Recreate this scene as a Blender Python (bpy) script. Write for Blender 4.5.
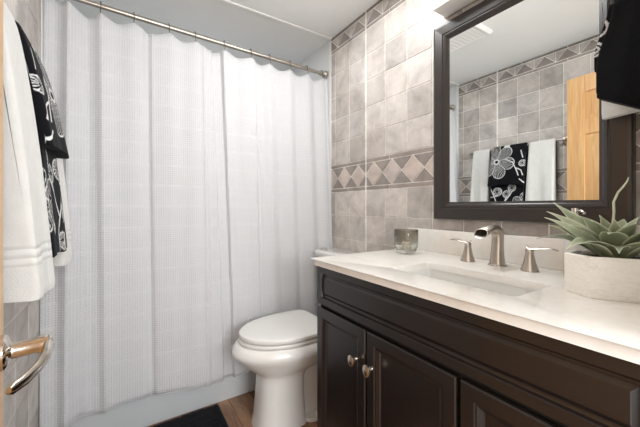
import bpy, bmesh, math, random
from mathutils import Vector, Matrix

for o in list(bpy.data.objects):
    bpy.data.objects.remove(o)
SC = bpy.context.scene
COL = SC.collection
R = math.radians
random.seed(11)

# ------------------------------------------------------------------ camera, world, lights, exposure
CAM_H = 1.11
cd = bpy.data.cameras.new('camera'); cam = bpy.data.objects.new('camera', cd); COL.objects.link(cam)
cd.sensor_fit = 'HORIZONTAL'; cd.sensor_width = 36.0
cd.lens = 304.0 / 640.0 * 36.0
cd.shift_y = -(213.5 - 207.0) / 640.0
cd.clip_start = 0.01
cam.location = (0, 0, CAM_H)
cam.rotation_euler = (R(90), 0, R(-32.6))
SC.camera = cam

world = bpy.data.worlds.new('daylight'); SC.world = world
world.use_nodes = True
bg = world.node_tree.nodes['Background']
bg.inputs['Color'].default_value = (0.97, 0.985, 1.0, 1)
bg.inputs['Strength'].default_value = 1.45

def area(name, loc, rot, sx, sy, power, col):
    l = bpy.data.lights.new(name, 'AREA'); l.shape = 'RECTANGLE'; l.size = sx; l.size_y = sy
    l.energy = power; l.color = col
    o = bpy.data.objects.new(name, l); COL.objects.link(o)
    o.location = loc; o.rotation_euler = rot
    return o
# added lights with no fixture: under the ceiling, above the tub, beyond the doorway
area('ceiling_fill_light', (0.74, 1.08, 2.275), (0, 0, 0), 0.34, 0.34, 6.0, (0.98, 0.99, 1.0))  # added fill for the curtain end, kept out of the mirror's view
area('alcove_fill_light', (0.45, 2.20, 2.275), (0, 0, 0), 0.6, 0.3, 2.0, (1.0, 1.0, 1.0))  # added to brighten the alcove and glow through the curtain
area('doorway_fill_light', (0.34, -1.35, 1.40), (R(104), 0, R(-2)), 0.9, 0.6, 24.0, (0.96, 0.985, 1.0))  # added fill tilted up at the ceiling like a bounced flash

SC.view_settings.view_transform = 'Standard'
SC.view_settings.look = 'None'
SC.view_settings.gamma = 1.0
SC.view_settings.use_curve_mapping = False
SC.view_settings.exposure = 0.78

# ------------------------------------------------------------------ helpers
def lin(c):
    return tuple((v/255.0/12.92 if v/255.0 <= 0.04045 else ((v/255.0+0.055)/1.055)**2.4) for v in c)

class N:
    """small node-tree writer"""
    def __init__(s, name):
        s.m = bpy.data.materials.new(name); s.m.use_nodes = True
        s.t = s.m.node_tree; s.b = s.t.nodes['Principled BSDF']
    def n(s, kind, **kw):
        nd = s.t.nodes.new(kind)
        for k, v in kw.items():
            if hasattr(nd, k) and k not in nd.inputs.keys(): setattr(nd, k, v)
            else: nd.inputs[k].default_value = v
        return nd
    def l(s, a, b): s.t.links.new(a, b)
    def math(s, op, a, b=None, c=None):
        nd = s.t.nodes.new('ShaderNodeMath'); nd.operation = op
        for i, v in enumerate((a, b, c)):
            if v is None: continue
            if isinstance(v, (int, float)): nd.inputs[i].default_value = v
            else: s.l(v, nd.inputs[i])
        return nd.outputs[0]
    def coords(s, scale=(1, 1, 1), kind='Object'):
        tc = s.n('ShaderNodeTexCoord'); mp = s.n('ShaderNodeMapping')
        mp.inputs['Scale'].default_value = scale
        s.l(tc.outputs[kind], mp.inputs['Vector']); return mp.outputs[0]
    def noise(s, vec, scale, detail=4, rough=0.55, dist=0.0):
        nd = s.n('ShaderNodeTexNoise'); nd.inputs['Scale'].default_value = scale
        nd.inputs['Detail'].default_value = detail; nd.inputs['Roughness'].default_value = rough
        nd.inputs['Distortion'].default_value = dist
        s.l(vec, nd.inputs['Vector']); return nd.outputs['Fac']
    def ramp(s, fac, stops):
        r = s.n('ShaderNodeValToRGB'); e = r.color_ramp.elements
        while len(e) < len(stops): e.new(0.5)
        for i, (p, c) in enumerate(stops):
            e[i].position = p; e[i].color = (*c, 1)
        s.l(fac, r.inputs[0]); return r.outputs[0]
    def mix(s, fac, a, b, mode='MIX'):
        nd = s.n('ShaderNodeMix', data_type='RGBA', blend_type=mode)
        for i, v in ((0, fac), (6, a), (7, b)):
            if isinstance(v, (int, float)): nd.inputs[i].default_value = v
            elif isinstance(v, tuple): nd.inputs[i].default_value = (*v[:3], 1)
            else: s.l(v, nd.inputs[i])
        return nd.outputs[2]
    def color(s, v):
        if isinstance(v, tuple): s.b.inputs['Base Color'].default_value = (*v, 1)
        else: s.l(v, s.b.inputs['Base Color'])
    def bump(s, h, strength, dist):
        b = s.n('ShaderNodeBump'); b.inputs['Strength'].default_value = strength; b.inputs['Distance'].default_value = dist
        s.l(h, b.inputs['Height']); s.l(b.outputs[0], s.b.inputs['Normal'])
    def set(s, **kw):
        for k, v in kw.items(): s.b.inputs[k.replace('_', ' ')].default_value = v
        return s

def simple(name, rgb, rough=0.5, metal=0.0, var=0.05, nscale=12, bump=0.0, spec=0.5, coat=0.0):
    w = N(name); c = lin(rgb)
    f = w.noise(w.coords(), nscale, 5)
    w.color(w.ramp(f, [(0.3, tuple(v*(1-var) for v in c)), (0.7, tuple(min(1, v*(1+var)) for v in c))]))
    w.set(Roughness=rough, Metallic=metal, Specular_IOR_Level=spec, Coat_Weight=coat)
    if bump: w.bump(w.noise(w.coords(), nscale*8, 3), bump, 0.001)
    return w.m

M = {}
M['paint'] = simple('wall_paint', (222, 222, 219), 0.6, var=0.01, bump=0.05)
M['ceiling'] = simple('ceiling_paint', (232, 233, 231), 0.8, var=0.01, bump=0.05)
M['trim'] = simple('white_trim', (232, 231, 228), 0.35, var=0.01)
M['surround'] = simple('tub_surround', (224, 225, 226), 0.3, var=0.01)
M['acrylic'] = simple('white_acrylic', (210, 213, 215), 0.18, var=0.01)
M['porcelain'] = simple('white_porcelain', (226, 225, 221), 0.10, var=0.008, coat=0.3)
M['seat'] = simple('seat_plastic', (228, 227, 223), 0.22, var=0.008)
M['nickel'] = simple('brushed_nickel', (188, 180, 170), 0.36, 1.0, var=0.06, nscale=30)
M['chrome'] = simple('polished_nickel', (214, 208, 200), 0.12, 1.0, var=0.03)
M['knob'] = simple('satin_knob_metal', (205, 192, 178), 0.24, 1.0, var=0.05)
M['ring'] = simple('dull_steel', (120, 116, 110), 0.4, 1.0, var=0.03)
M['gap_shade'] = simple('painted_gap_shade', (24, 22, 20), 0.8)  # near-black colour standing in for the shade inside a gap
M['rubber'] = simple('black_rubber', (28, 28, 28), 0.7)
M['soil'] = simple('dark_soil', (52, 46, 38), 0.95, var=0.4, nscale=90, bump=0.6)
M['wax'] = simple('white_wax', (232, 222, 205), 0.5, var=0.02)

# tile: colour from each tile's own tint, clouded by noise
def tile_mat():
    w = N('stone_look_tile')
    at = w.n('ShaderNodeAttribute', attribute_name='tint')
    co = w.coords()
    f1 = w.noise(co, 9, 6, 0.6, 0.6); f2 = w.noise(co, 38, 4, 0.6)
    c1 = w.ramp(f1, [(0.34, (0.77, 0.76, 0.755)), (0.52, (0.99, 0.99, 0.99)), (0.68, (1.13, 1.125, 1.12))])
    c2 = w.ramp(f2, [(0.3, (0.93, 0.93, 0.93)), (0.7, (1.05, 1.05, 1.05))])
    w.color(w.mix(1.0, w.mix(1.0, at.outputs['Color'], c1, 'MULTIPLY'), c2, 'MULTIPLY'))
    w.set(Roughness=0.42, Specular_IOR_Level=0.4)
    w.bump(f2, 0.08, 0.002)
    return w.m
M['tile'] = tile_mat()

def floor_mat():
    w = N('wood_plank_floor')
    tc = w.n('ShaderNodeTexCoord'); sep = w.n('ShaderNodeSeparateXYZ'); w.l(tc.outputs['Object'], sep.inputs[0])
    cb = w.n('ShaderNodeCombineXYZ'); w.l(sep.outputs['Y'], cb.inputs['X']); w.l(sep.outputs['X'], cb.inputs['Y'])
    br = w.n('ShaderNodeTexBrick'); w.l(cb.outputs[0], br.inputs['Vector'])
    br.inputs['Scale'].default_value = 1.0; br.inputs['Brick Width'].default_value = 1.2; br.inputs['Row Height'].default_value = 0.125
    br.inputs['Mortar Size'].default_value = 0.0016; br.inputs['Mortar Smooth'].default_value = 0.1
    br.inputs['Color1'].default_value = (*lin((162, 128, 103)), 1); br.inputs['Color2'].default_value = (*lin((106, 78, 60)), 1)
    br.inputs['Mortar'].default_value = (*lin((70, 52, 40)), 1); br.offset = 0.37
    g = w.noise(w.coords((14, 1.6, 1)), 5, 7, 0.62, 1.2)
    gr = w.ramp(g, [(0.28, (0.55, 0.50, 0.46)), (0.5, (1.0, 0.97, 0.94)), (0.75, (1.25, 1.2, 1.14))])
    kn = w.noise(w.coords((5, 1.2, 1)), 3, 3, 0.5, 0.8)
    kr = w.ramp(kn, [(0.35, (0.72, 0.68, 0.64)), (0.55, (1.05, 1.04, 1.02))])
    w.color(w.mix(1.0, w.mix(1.0, br.outputs['Color'], gr, 'MULTIPLY'), kr, 'MULTIPLY'))
    w.set(Roughness=0.42); w.bump(g, 0.12, 0.002)
    return w.m
M['floor'] = floor_mat()

def stone_mat():
    w = N('cream_quartz')
    co = w.coords()
    a = w.noise(co, 5, 7, 0.62, 0.8); b = w.noise(co, 40, 3, 0.5)
    c1 = w.ramp(a, [(0.28, lin((224, 217, 206))), (0.45, lin((233, 229, 222))), (0.7, lin((238, 235, 230)))])
    c2 = w.ramp(b, [(0.3, (0.96, 0.955, 0.95)), (0.65, (1.0, 1.0, 1.0))])
    w.color(w.mix(1.0, c1, c2, 'MULTIPLY')); w.set(Roughness=0.16, Coat_Weight=0.2)
    return w.m
M['stone'] = stone_mat()

def espresso_mat():
    w = N('espresso_painted_wood')
    f = w.noise(w.coords((1.5, 1.5, 18)), 4, 5, 0.6)
    w.color(w.ramp(f, [(0.3, lin((31, 25, 22))), (0.7, lin((35, 28, 25)))]))
    w.set(Roughness=0.27, Specular_IOR_Level=0.55)
    return w.m
M['espresso'] = espresso_mat()
M['frame'] = simple('espresso_frame', (52, 46, 43), 0.30, var=0.06, nscale=20)

def pine_mat():
    w = N('clear_pine')
    f = w.noise(w.coords((20, 20, 1.2)), 3, 6, 0.6, 1.0); g = w.noise(w.coords((4, 4, 0.7)), 3, 3)
    c = w.ramp(f, [(0.3, lin((208, 158, 102))), (0.55, lin((226, 180, 124))), (0.75, lin((236, 196, 144)))])
    d = w.ramp(g, [(0.35, (0.92, 0.88, 0.84)), (0.6, (1, 1, 1))])
    w.color(w.mix(1.0, c, d, 'MULTIPLY')); w.set(Roughness=0.32)
    return w.m
M['pine'] = pine_mat()

def waffle_mat():
    w = N('white_waffle_weave')
    tc = w.n('ShaderNodeTexCoord'); sep = w.n('ShaderNodeSeparateXYZ'); w.l(tc.outputs['Object'], sep.inputs[0])
    P = 0.0105
    sx = w.math('ABSOLUTE', w.math('SINE', w.math('MULTIPLY', sep.outputs['X'], math.pi/P)))
    sz = w.math('ABSOLUTE', w.math('SINE', w.math('MULTIPLY', sep.outputs['Z'], math.pi/P)))
    cell = w.math('MULTIPLY', w.math('POWER', sx, 0.7), w.math('POWER', sz, 0.7))
    # plain woven bands that run across the cloth
    bn = w.math('SINE', w.math('MULTIPLY', sep.outputs['Z'], 2*math.pi/0.105))
    band = w.math('GREATER_THAN', bn, 0.93)
    h = w.math('MULTIPLY', w.math('SUBTRACT', 1.0, band), w.math('SUBTRACT', 1.0, cell))
    c = w.mix(cell, lin((243, 243, 243)), lin((227, 227, 230)))  # cell hollows coloured a little darker, their shade put into the cloth colour
    w.color(c); w.set(Roughness=0.9, Specular_IOR_Level=0.1, Sheen_Weight=0.15)
    w.bump(h, 0.85, 0.003)
    tl = w.n('ShaderNodeBsdfTranslucent'); tl.inputs['Color'].default_value = (0.9, 0.9, 0.905, 1)
    mx = w.n('ShaderNodeMixShader'); mx.inputs[0].default_value = 0.30
    out = w.t.nodes['Material Output']
    w.l(w.b.outputs[0], mx.inputs[1]); w.l(tl.outputs[0], mx.inputs[2]); w.l(mx.outputs[0], out.inputs['Surface'])
    return w.m
M['waffle'] = waffle_mat()

def terry_mat(name, rgb, band=None, attr=False, rough=0.95):
    w = N(name); co = w.coords()
    f = w.noise(co, 420, 2, 0.6); g = w.noise(co, 30, 3)
    c = lin(rgb)
    base = w.ramp(g, [(0.3, tuple(v*0.94 for v in c)), (0.7, c)])
    if attr:
        at = w.n('ShaderNodeAttribute', attribute_name='tint'); base = at.outputs['Color']
    w.color(base); w.set(Roughness=rough, Specular_IOR_Level=0.1, Sheen_Weight=0.05 if sum(rgb) < 200 else 0.25)
    h = f
    if band:
        sep = w.n('ShaderNodeSeparateXYZ'); tc = w.n('ShaderNodeTexCoord'); w.l(tc.outputs['Object'], sep.inputs[0])
        z = sep.outputs['Z']
        inb = w.math('MULTIPLY', w.math('GREATER_THAN', z, band[0]), w.math('LESS_THAN', z, band[1]))
        ch = w.math('ABSOLUTE', w.math('SINE', w.math('ADD', w.math('MULTIPLY', z, 150), w.math('MULTIPLY', w.math('PINGPONG', sep.outputs['Y'], 0.008), 60))))
        h = w.math('ADD', w.math('MULTIPLY', f, w.math('SUBTRACT', 1.0, w.math('MULTIPLY', inb, 0.8))), w.math('MULTIPLY', inb, w.math('MULTIPLY', ch, 2.2)))
    w.bump(h, 0.6, 0.003)
    return w.m
M['terry_white'] = terry_mat('white_terry', (220, 219, 215))
M['terry_white_band'] = terry_mat('white_terry_with_woven_band', (220, 219, 215), band=(0.085, 0.135))
M['terry_black'] = terry_mat('black_terry', (13, 13, 15))
M['terry_print'] = terry_mat('black_floral_terry', (20, 20, 24), attr=True)
M['rug'] = terry_mat('black_bath_mat_pile', (17, 18, 22))

def mirror_mat():
    w = N('silvered_glass'); f = w.noise(w.coords(), 3, 2)
    w.color(w.ramp(f, [(0.3, (0.90, 0.93, 0.93)), (0.7, (0.91, 0.935, 0.935))])); w.set(Metallic=1.0, Roughness=0.008)
    return w.m
M['mirror'] = mirror_mat()

def glow_mat(name, col, strength):
    w = N(name); f = w.noise(w.coords(), 4, 2)
    w.l(w.ramp(f, [(0.3, tuple(v*0.97 for v in col)), (0.7, col)]), w.b.inputs['Emission Color'])
    w.b.inputs['Emission Strength'].default_value = strength
    w.color(lin((240, 238, 232))); w.set(Roughness=0.4)
    return w.m
M['diffuser'] = glow_mat('lit_frosted_diffuser', (1.0, 0.985, 0.96), 7.5)

def glass_mat(name, stops, rough, trans=1.0):
    w = N(name)
    tc = w.n('ShaderNodeTexCoord'); sep = w.n('ShaderNodeSeparateXYZ'); w.l(tc.outputs['Object'], sep.inputs[0])
    w.color(w.ramp(w.math('MULTIPLY', sep.outputs['Z'], 8.0), stops))
    w.set(Roughness=rough, Transmission_Weight=trans, IOR=1.45)
    return w.m
M['smoke_glass'] = glass_mat('smoky_glass', [(0.10, (0.90, 0.93, 0.90)), (0.28, (0.86, 0.87, 0.82)), (0.45, (0.60, 0.57, 0.51)), (0.9, (0.52, 0.49, 0.43))], 0.06, 0.94)
M['soap_glass'] = glass_mat('milky_glass', [(0.0, (0.93, 0.93, 0.92)), (1.0, (0.93, 0.93, 0.92))], 0.25, 0.45)

def planter_mat():
    w = N('whitewashed_plaster'); 
    f = w.noise(w.coords((10, 10, 26)), 4, 7, 0.75, 1.5); g = w.noise(w.coords(), 60, 4)
    w.color(w.ramp(f, [(0.28, lin((226, 220, 211))), (0.5, lin((240, 236, 229))), (0.75, lin((245, 242, 236)))]))
    w.set(Roughness=0.85); w.bump(w.math('ADD', f, w.math('MULTIPLY', g, 0.4)), 0.55, 0.004)
    return w.m
M['planter'] = planter_mat()

def leaf_mat():
    w = N('grey_green_leaf')
    at = w.n('ShaderNodeAttribute', attribute_name='tint')
    f = w.noise(w.coords(), 45, 4)
    v = w.ramp(f, [(0.3, (0.88, 0.9, 0.86)), (0.7, (1.08, 1.07, 1.1))])
    w.color(w.mix(1.0, at.outputs['Color'], v, 'MULTIPLY')); w.set(Roughness=0.5, Specular_IOR_Level=0.35)
    return w.m
M['leaf'] = leaf_mat()

# ------------------------------------------------------------------ mesh building
class MB:
    def __init__(s):
        s.bm = bmesh.new(); s.tint = None
    def use_tint(s):
        s.tint = s.bm.verts.layers.float_color.new('tint'); return s
    def v(s, p, t=None):
        x = s.bm.verts.new(p)
        if s.tint is not None and t is not None: x[s.tint] = (*t, 1)
        return x
    def f(s, vs):
        try: return s.bm.faces.new(vs)
        except ValueError: return None
    def box(s, x0, x1, y0, y1, z0, z1, bev=0.0, seg=2):
        vs = [s.v((x, y, z)) for z in (z0, z1) for y in (y0, y1) for x in (x0, x1)]
        fs = [s.f([vs[i] for i in q]) for q in ((0,2,3,1),(4,5,7,6),(0,1,5,4),(2,6,7,3),(0,4,6,2),(1,3,7,5))]
        if bev > 0:
            es = list({e for f in fs for e in f.edges})
            bmesh.ops.bevel(s.bm, geom=es, offset=bev, segments=seg, affect='EDGES', profile=0.5)
        return s
    def obox(s, m, x0, x1, y0, y1, z0, z1, bev=0.0, seg=2):
        """box built in a local frame then placed by matrix m"""
        t = MB(); t.box(x0, x1, y0, y1, z0, z1, bev, seg); s.join(t, m); return s
    def join(s, other, m=Matrix.Identity(4)):
        mp = {}
        for q in other.bm.verts: mp[q] = s.v(m @ q.co)
        for q in other.bm.faces: s.f([mp[a] for a in q.verts])
        other.bm.free()
    def loft(s, loops, cap0=True, cap1=True, closed=True, tints=None):
        rows = []
        for i, lp in enumerate(loops):
            rows.append([s.v(p, None if tints is None else tints[i][j]) for j, p in enumerate(lp)])
        n = len(rows[0])
        for a, b in zip(rows, rows[1:]):
            for j in range(n if closed else n-1):
                k = (j+1) % n
                s.f((a[j], a[k], b[k], b[j]))
        if cap0: s.f(list(reversed(rows[0])))
        if cap1: s.f(rows[-1])
        return s
    def lathe(s, prof, c=(0, 0, 0), n=32, axis='z'):
        loops = []
        for r, h in prof:
            lp = []
            for i in range(n):
                a = 2*math.pi*i/n; x, y = r*math.cos(a), r*math.sin(a)
                p = {'z': (x, y, h), 'x': (h, x, y), '-x': (-h, y, x), 'y': (y, h, x)}[axis]
                lp.append((c[0]+p[0], c[1]+p[1], c[2]+p[2]))
            loops.append(lp)
        return s.loft(loops)
    def tube(s, pts, rad, n=12, flat=None, up=(0, 0, 1)):
        pts = [Vector(p) for p in pts]; loops = []
        rs = rad if isinstance(rad, (list, tuple)) else [rad]*len(pts)
        t0 = (pts[1]-pts[0]).normalized(); u = Vector(up)
        if abs(t0.dot(u)) > 0.95: u = Vector((1, 0, 0)) if abs(t0.x) < 0.9 else Vector((0, 1, 0))
        nrm = (u - t0*u.dot(t0)).normalized()
        for i, p in enumerate(pts):
            t = (pts[min(i+1, len(pts)-1)] - pts[max(i-1, 0)]).normalized()
            nrm = (nrm - t*nrm.dot(t)).normalized(); b = t.cross(nrm)
            r = rs[i]; ra, rb = (r if isinstance(r, tuple) else (r, r))
            loops.append([p + nrm*(ra*math.cos(2*math.pi*k/n)) + b*(rb*math.sin(2*math.pi*k/n)) for k in range(n)])
        return s.loft(loops)
    def build(s, name, mat, parent=None, smooth=True, angle=38, origin=None, keep_normals=False):
        bm = s.bm
        bm.verts.index_update()
        if not keep_normals: bmesh.ops.recalc_face_normals(bm, faces=bm.faces[:])
        xs = [q.co.x for q in bm.verts]; ys = [q.co.y for q in bm.verts]; zs = [q.co.z for q in bm.verts]
        if parent is not None: o0 = Vector(parent['_o'])
        elif origin is not None: o0 = Vector(origin)
        else: o0 = Vector(((min(xs)+max(xs))/2, (min(ys)+max(ys))/2, min(zs)))
        for q in bm.verts: q.co -= o0
        me = bpy.data.meshes.new(name); bm.to_mesh(me); bm.free()
        if smooth:
            me.shade_smooth() if hasattr(me, 'shade_smooth') else None
            if hasattr(me, 'set_sharp_from_angle'): me.set_sharp_from_angle(angle=R(angle))
        if mat is not None: me.materials.append(mat)
        o = bpy.data.objects.new(name, me); COL.objects.link(o)
        o['_o'] = tuple(o0)
        if parent is not None: o.parent = parent; o.location = (0, 0, 0)
        else: o.location = o0
        return o

def sub(o, parent):
    """part or sub-part origins: children of a part keep the thing's frame"""
    return o

def thing(name, loc, label, cat, group=None):
    o = bpy.data.objects.new(name, None); COL.objects.link(o); o.location = loc; o['_o'] = tuple(loc)
    o.empty_display_size = 0.05
    return tag(o, label, cat, group)
def tag(o, label, cat, group=None):
    o['label'] = label; o['category'] = cat
    if group: o['group'] = group
    return o
def struct(o):
    o['kind'] = 'structure'; return o

def rrect(x0, x1, y0, y1, r, n=6):
    pts = []
    for cx, cy, a0 in ((x1-r, y1-r, 0), (x0+r, y1-r, 90), (x0+r, y0+r, 180), (x1-r, y0+r, 270)):
        for i in range(n+1):
            a = R(a0 + 90*i/n); pts.append((cx+r*math.cos(a), cy+r*math.sin(a)))
    return pts

# ------------------------------------------------------------------ the room shell
W, XL, CEIL, YT, YB, YF = 1.22, -0.31, 2.291, 1.758, 2.52, 0.075

struct(MB().box(XL-0.1, W+0.1, -1.6, YB+0.1, -0.05, 0).build('floor', M['floor'], origin=(0, 0, 0)))
struct(MB().box(XL-0.1, W+0.1, YF-0.12, YB+0.1, CEIL, CEIL+0.05).build('ceiling', M['ceiling'], origin=(0, 0, CEIL)))
struct(MB().box(XL-0.1, W+0.1, YB, YB+0.08, 0, CEIL).build('wall_back', M['surround']))
struct(MB().box(W+0.002, W+0.09, YT, YB, 0, CEIL).build('wall_alcove_right', M['surround']))
struct(MB().box(XL-0.09, XL-0.002, YT, YB, 0, CEIL).build('wall_alcove_left', M['surround']))
wf = MB()
wf.box(0.69, W+0.09, YF-0.11, YF, 0, CEIL); wf.box(XL-0.09, -0.125, YF-0.11, YF, 0, CEIL); wf.box(-0.125, 0.69, YF-0.11, YF, 2.05, CEIL)
struct(wf.build('wall_front', M['paint']))
# white edge strips where tile meets the tub alcove, and across the ceiling
struct(MB().box(W-0.004, W+0.01, YT, YT+0.03, 0.0, CEIL, 0.003).build('trim_1', M['trim']))
struct(MB().box(XL-0.01, XL+0.004, YT, YT+0.03, 0.0, CEIL, 0.003).build('trim_2', M['trim']))
struct(MB().box(XL, W, YT-0.012, YT+0.012, CEIL-0.008, CEIL+0.002, 0.003).build('trim_3', M['trim']))

def inset_poly(p, d):
    """inset a convex polygon (2-D, counter-clockwise) by d"""
    n = len(p); out = []
    L = []
    for i in range(n):
        a, b = Vector(p[i]), Vector(p[(i+1) % n]); t = (b-a).normalized(); nn = Vector((-t.y, t.x)); L.append((a+nn*d, t))
    for i in range(n):
        a, t = L[i-1]; b, u = L[i]
        den = t.x*u.y - t.y*u.x
        k = ((b.x-a.x)*u.y - (b.y-a.y)*u.x)/den
        out.append(a + t*k)
    return out

GROUT = lin((238, 234, 227))
def ccw(p):
    a = sum(p[i][0]*p[(i+1) % len(p)][1]-p[(i+1) % len(p)][0]*p[i][1] for i in range(len(p)))
    return p if a > 0 else list(reversed(p))

def tile_wall(name, to3d, seed):
    rnd = random.Random(seed)
    mb = MB().use_tint()
    def quad(p, d, t): 
        mb.f([mb.v(to3d(a, b, d), t) for a, b in p])
    quad([(YF, 0), (YT, 0), (YT, CEIL), (YF, CEIL)], 0.0, GROUT)
    quad([(YF, 0), (YT, 0), (YT, CEIL), (YF, CEIL)], -0.08, GROUT)
    def tile(p, t, g=0.0024):
        p = ccw(p)
        A = inset_poly(p, g); B = inset_poly(p, g+0.0011)
        lo = [mb.v(to3d(a.x, a.y, 0.0004), t) for a in A]; hi = [mb.v(to3d(a.x, a.y, 0.0026), t) for a in B]
        n = len(p)
        for i in range(n): mb.f((lo[i], lo[(i+1) % n], hi[(i+1) % n], hi[i]))
        mb.f(hi)
    def tint(base, sp):
        k = 1 + rnd.uniform(-sp, sp); w_ = rnd.uniform(-0.015, 0.015)
        c = lin(base); return (c[0]*k*(1+w_), c[1]*k, c[2]*k*(1-w_))
    P = 0.1555
    J = 1.393
    cols = [1.758, 1.708, 1.5505, J+0.0045]
    y = J-0.0045
    right = [y]
    while y > YF+0.02:
        y = max(YF, y-P-0.0003); right.append(y)
    segs = [(cols[i+1], cols[i]) for i in range(3)] + [(right[i+1], right[i]) for i in range(len(right)-1)]
    rows_low = []
    z = 1.211
    while z > 0.001:
        z2 = max(0, z-P); rows_low.append((z2, z)); z = z2
    rows_hi = [(1.397+P*i, 1.397+P*(i+1)) for i in range(5)]
    for (y0, y1) in segs:
        for (z0, z1) in rows_low+rows_hi:
            tile([(y0, z0), (y1, z0), (y1, z1), (y0, z1)], tint((192, 185, 179), 0.19))
    # patterned border: two thin strips, diamonds on a darker ground
    def strips(z0, z1, L, base, sp):
        for a, b in ((YF, J-0.0045), (J+0.0045, YT)):
            y = b
            first = True
            while y > a+0.005:
                y2 = max(a, y - (L*0.62 if first else L)); first = False
                tile([(y2, z0), (y, z0), (y, z1), (y2, z1)], tint(base, sp), 0.0018); y = y2
    def clipd(poly, a, b):
        def cut(p, keep, lim, sgn):
            out = []
            for i in range(len(p)):
                q, r_ = p[i], p[(i+1) % len(p)]
                iq, ir = sgn*(q[0]-lim) <= 0, sgn*(r_[0]-lim) <= 0
                if iq: out.append(q)
                if iq != ir:
                    k = (lim-q[0])/(r_[0]-q[0]); out.append((lim, q[1]+k*(r_[1]-q[1])))
            return out
        p = cut(poly, None, b, 1)
        if len(p) >= 3: p = cut(p, None, a, -1)
        return p
    def area2(p): return abs(sum(p[i][0]*p[(i+1) % len(p)][1]-p[(i+1) % len(p)][0]*p[i][1] for i in range(len(p))))/2
    def clean(p):
        q = []
        for a in p:
            if not q or math.dist(a, q[-1]) > 0.002: q.append(a)
        if len(q) > 1 and math.dist(q[0], q[-1]) <= 0.002: q.pop()
        return q
    DP = 0.142; C0 = 1.466 + DP*3
    def put(poly, base, sp):
        for a, b in ((YF, J-0.0045), (J+0.0045, YT)):
            p = clean(clipd(poly, a, b))
            if len(p) >= 3 and area2(p) > 2.5e-4: tile(p, tint(base, sp), 0.0022)
    zb, zt = 1.2345, 1.3735; zm = (zb+zt)/2
    strips(1.211, zb-0.001, 0.305, (152, 143, 137), 0.08); strips(zt+0.001, 1.397, 0.305, (152, 143, 137), 0.08)
    for k in range(14):
        c = C0-DP*k; h = DP/2
        put([(c-h, zm), (c, zb), (c+h, zm), (c, zt)], (197, 184, 176), 0.08)
        put([(c, zt), (c+h, zm), (c+DP, zt)], (148, 139, 133), 0.06)
        put([(c, zb), (c+DP, zb), (c+h, zm)], (148, 139, 133), 0.06)
    # the half-cut border under the ceiling
    z0, z1 = 2.1965, 2.270
    strips(2.1755, 2.1955, 0.305, (156, 148, 142), 0.08); strips(2.271, CEIL, 0.305, (126, 117, 111), 0.05)
    for k in range(14):
        c = C0-DP*k; h = DP/2
        put([(c-h, z0), (c+h, z0), (c, z1)], (146, 138, 132), 0.06)
        put([(c, z1), (c+h, z0), (c+h, z1)], (182, 175, 169), 0.06)
        put([(c, z1), (c-h, z1), (c-h, z0)], (190, 183, 176), 0.06)
    return struct(mb.build(name, M['tile'], smooth=False, origin=(to3d(YF, 0, 0))))
tile_wall('wall_right', lambda s, z, d: (W-d, s, z), 3)
tile_wall('wall_left', lambda s, z, d: (XL+d, s, z), 8)

# ------------------------------------------------------------------ bathtub
t = thing('bathtub', (0.455, 2.13, 0), 'white bathtub with a plain apron behind the shower curtain', 'bathtub')
ap = MB().box(XL+0.005, W-0.006, YT+0.003, YT+0.045, 0.0, 0.40, 0.006)
ap.build('apron', M['acrylic'], t)
tb = MB()
outer = rrect(XL+0.005, W-0.006, YT+0.003, YB-0.004, 0.03)
def sc(pts, dx, dy, r=None):
    return [(0.455+(x-0.455)*dx, 2.14+(y-2.14)*dy) for x, y in pts]
loops = [[(x, y, 0.40) for x, y in outer], [(x, y, 0.43) for x, y in outer], [(x, y, 0.435) for x, y in sc(outer, 0.99, 0.985)],
         [(x, y, 0.433) for x, y in sc(outer, 0.90, 0.80)], [(x, y, 0.40) for x, y in sc(outer, 0.88, 0.77)],
         [(x, y, 0.12) for x, y in sc(outer, 0.80, 0.66)], [(x, y, 0.08) for x, y in sc(outer, 0.70, 0.52)]]
tb.loft(loops, cap0=False)
tb.build('basin', M['acrylic'], t)
MB().lathe([(0.0, 0), (0.03, 0), (0.03, 0.004), (0.0, 0.005)], (0.95, 2.14, 0.082), 20).build('drain', M['chrome'], t)

# ------------------------------------------------------------------ shower rod, rings, curtain
RY = 1.82
def rod_z(x): 
    k = (x-XL)/(W-XL)
    return 2.092-0.030*k - 0.004*math.sin(math.pi*k)
t = thing('shower_rod', (0.455, RY, 2.06), 'brushed nickel shower curtain rod spanning between the two end walls above the tub', 'curtain rod')
xs = [XL+0.012+(W-XL-0.024)*i/24 for i in range(25)]
MB().tube([(x, RY, rod_z(x)) for x in xs], 0.0115, 16).build('rod', M['nickel'], t)
MB().tube([(XL+0.3, RY, rod_z(XL+0.3)), (XL+0.75, RY, rod_z(XL+0.75))], 0.0128, 16).build('sleeve', M['nickel'], t)
for xe, sgn in ((XL, 1), (W-0.002, -1)):
    ax = 'x' if sgn > 0 else '-x'
    MB().lathe([(0.0, 0.003), (0.024, 0.003), (0.025, 0.012), (0.020, 0.024), (0.016, 0.028), (0.016, 0.055), (0.0135, 0.058), (0.0, 0.06)], (xe, RY, rod_z(xe)), 24, ax).build('end_flange', M['nickel'], t)

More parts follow.
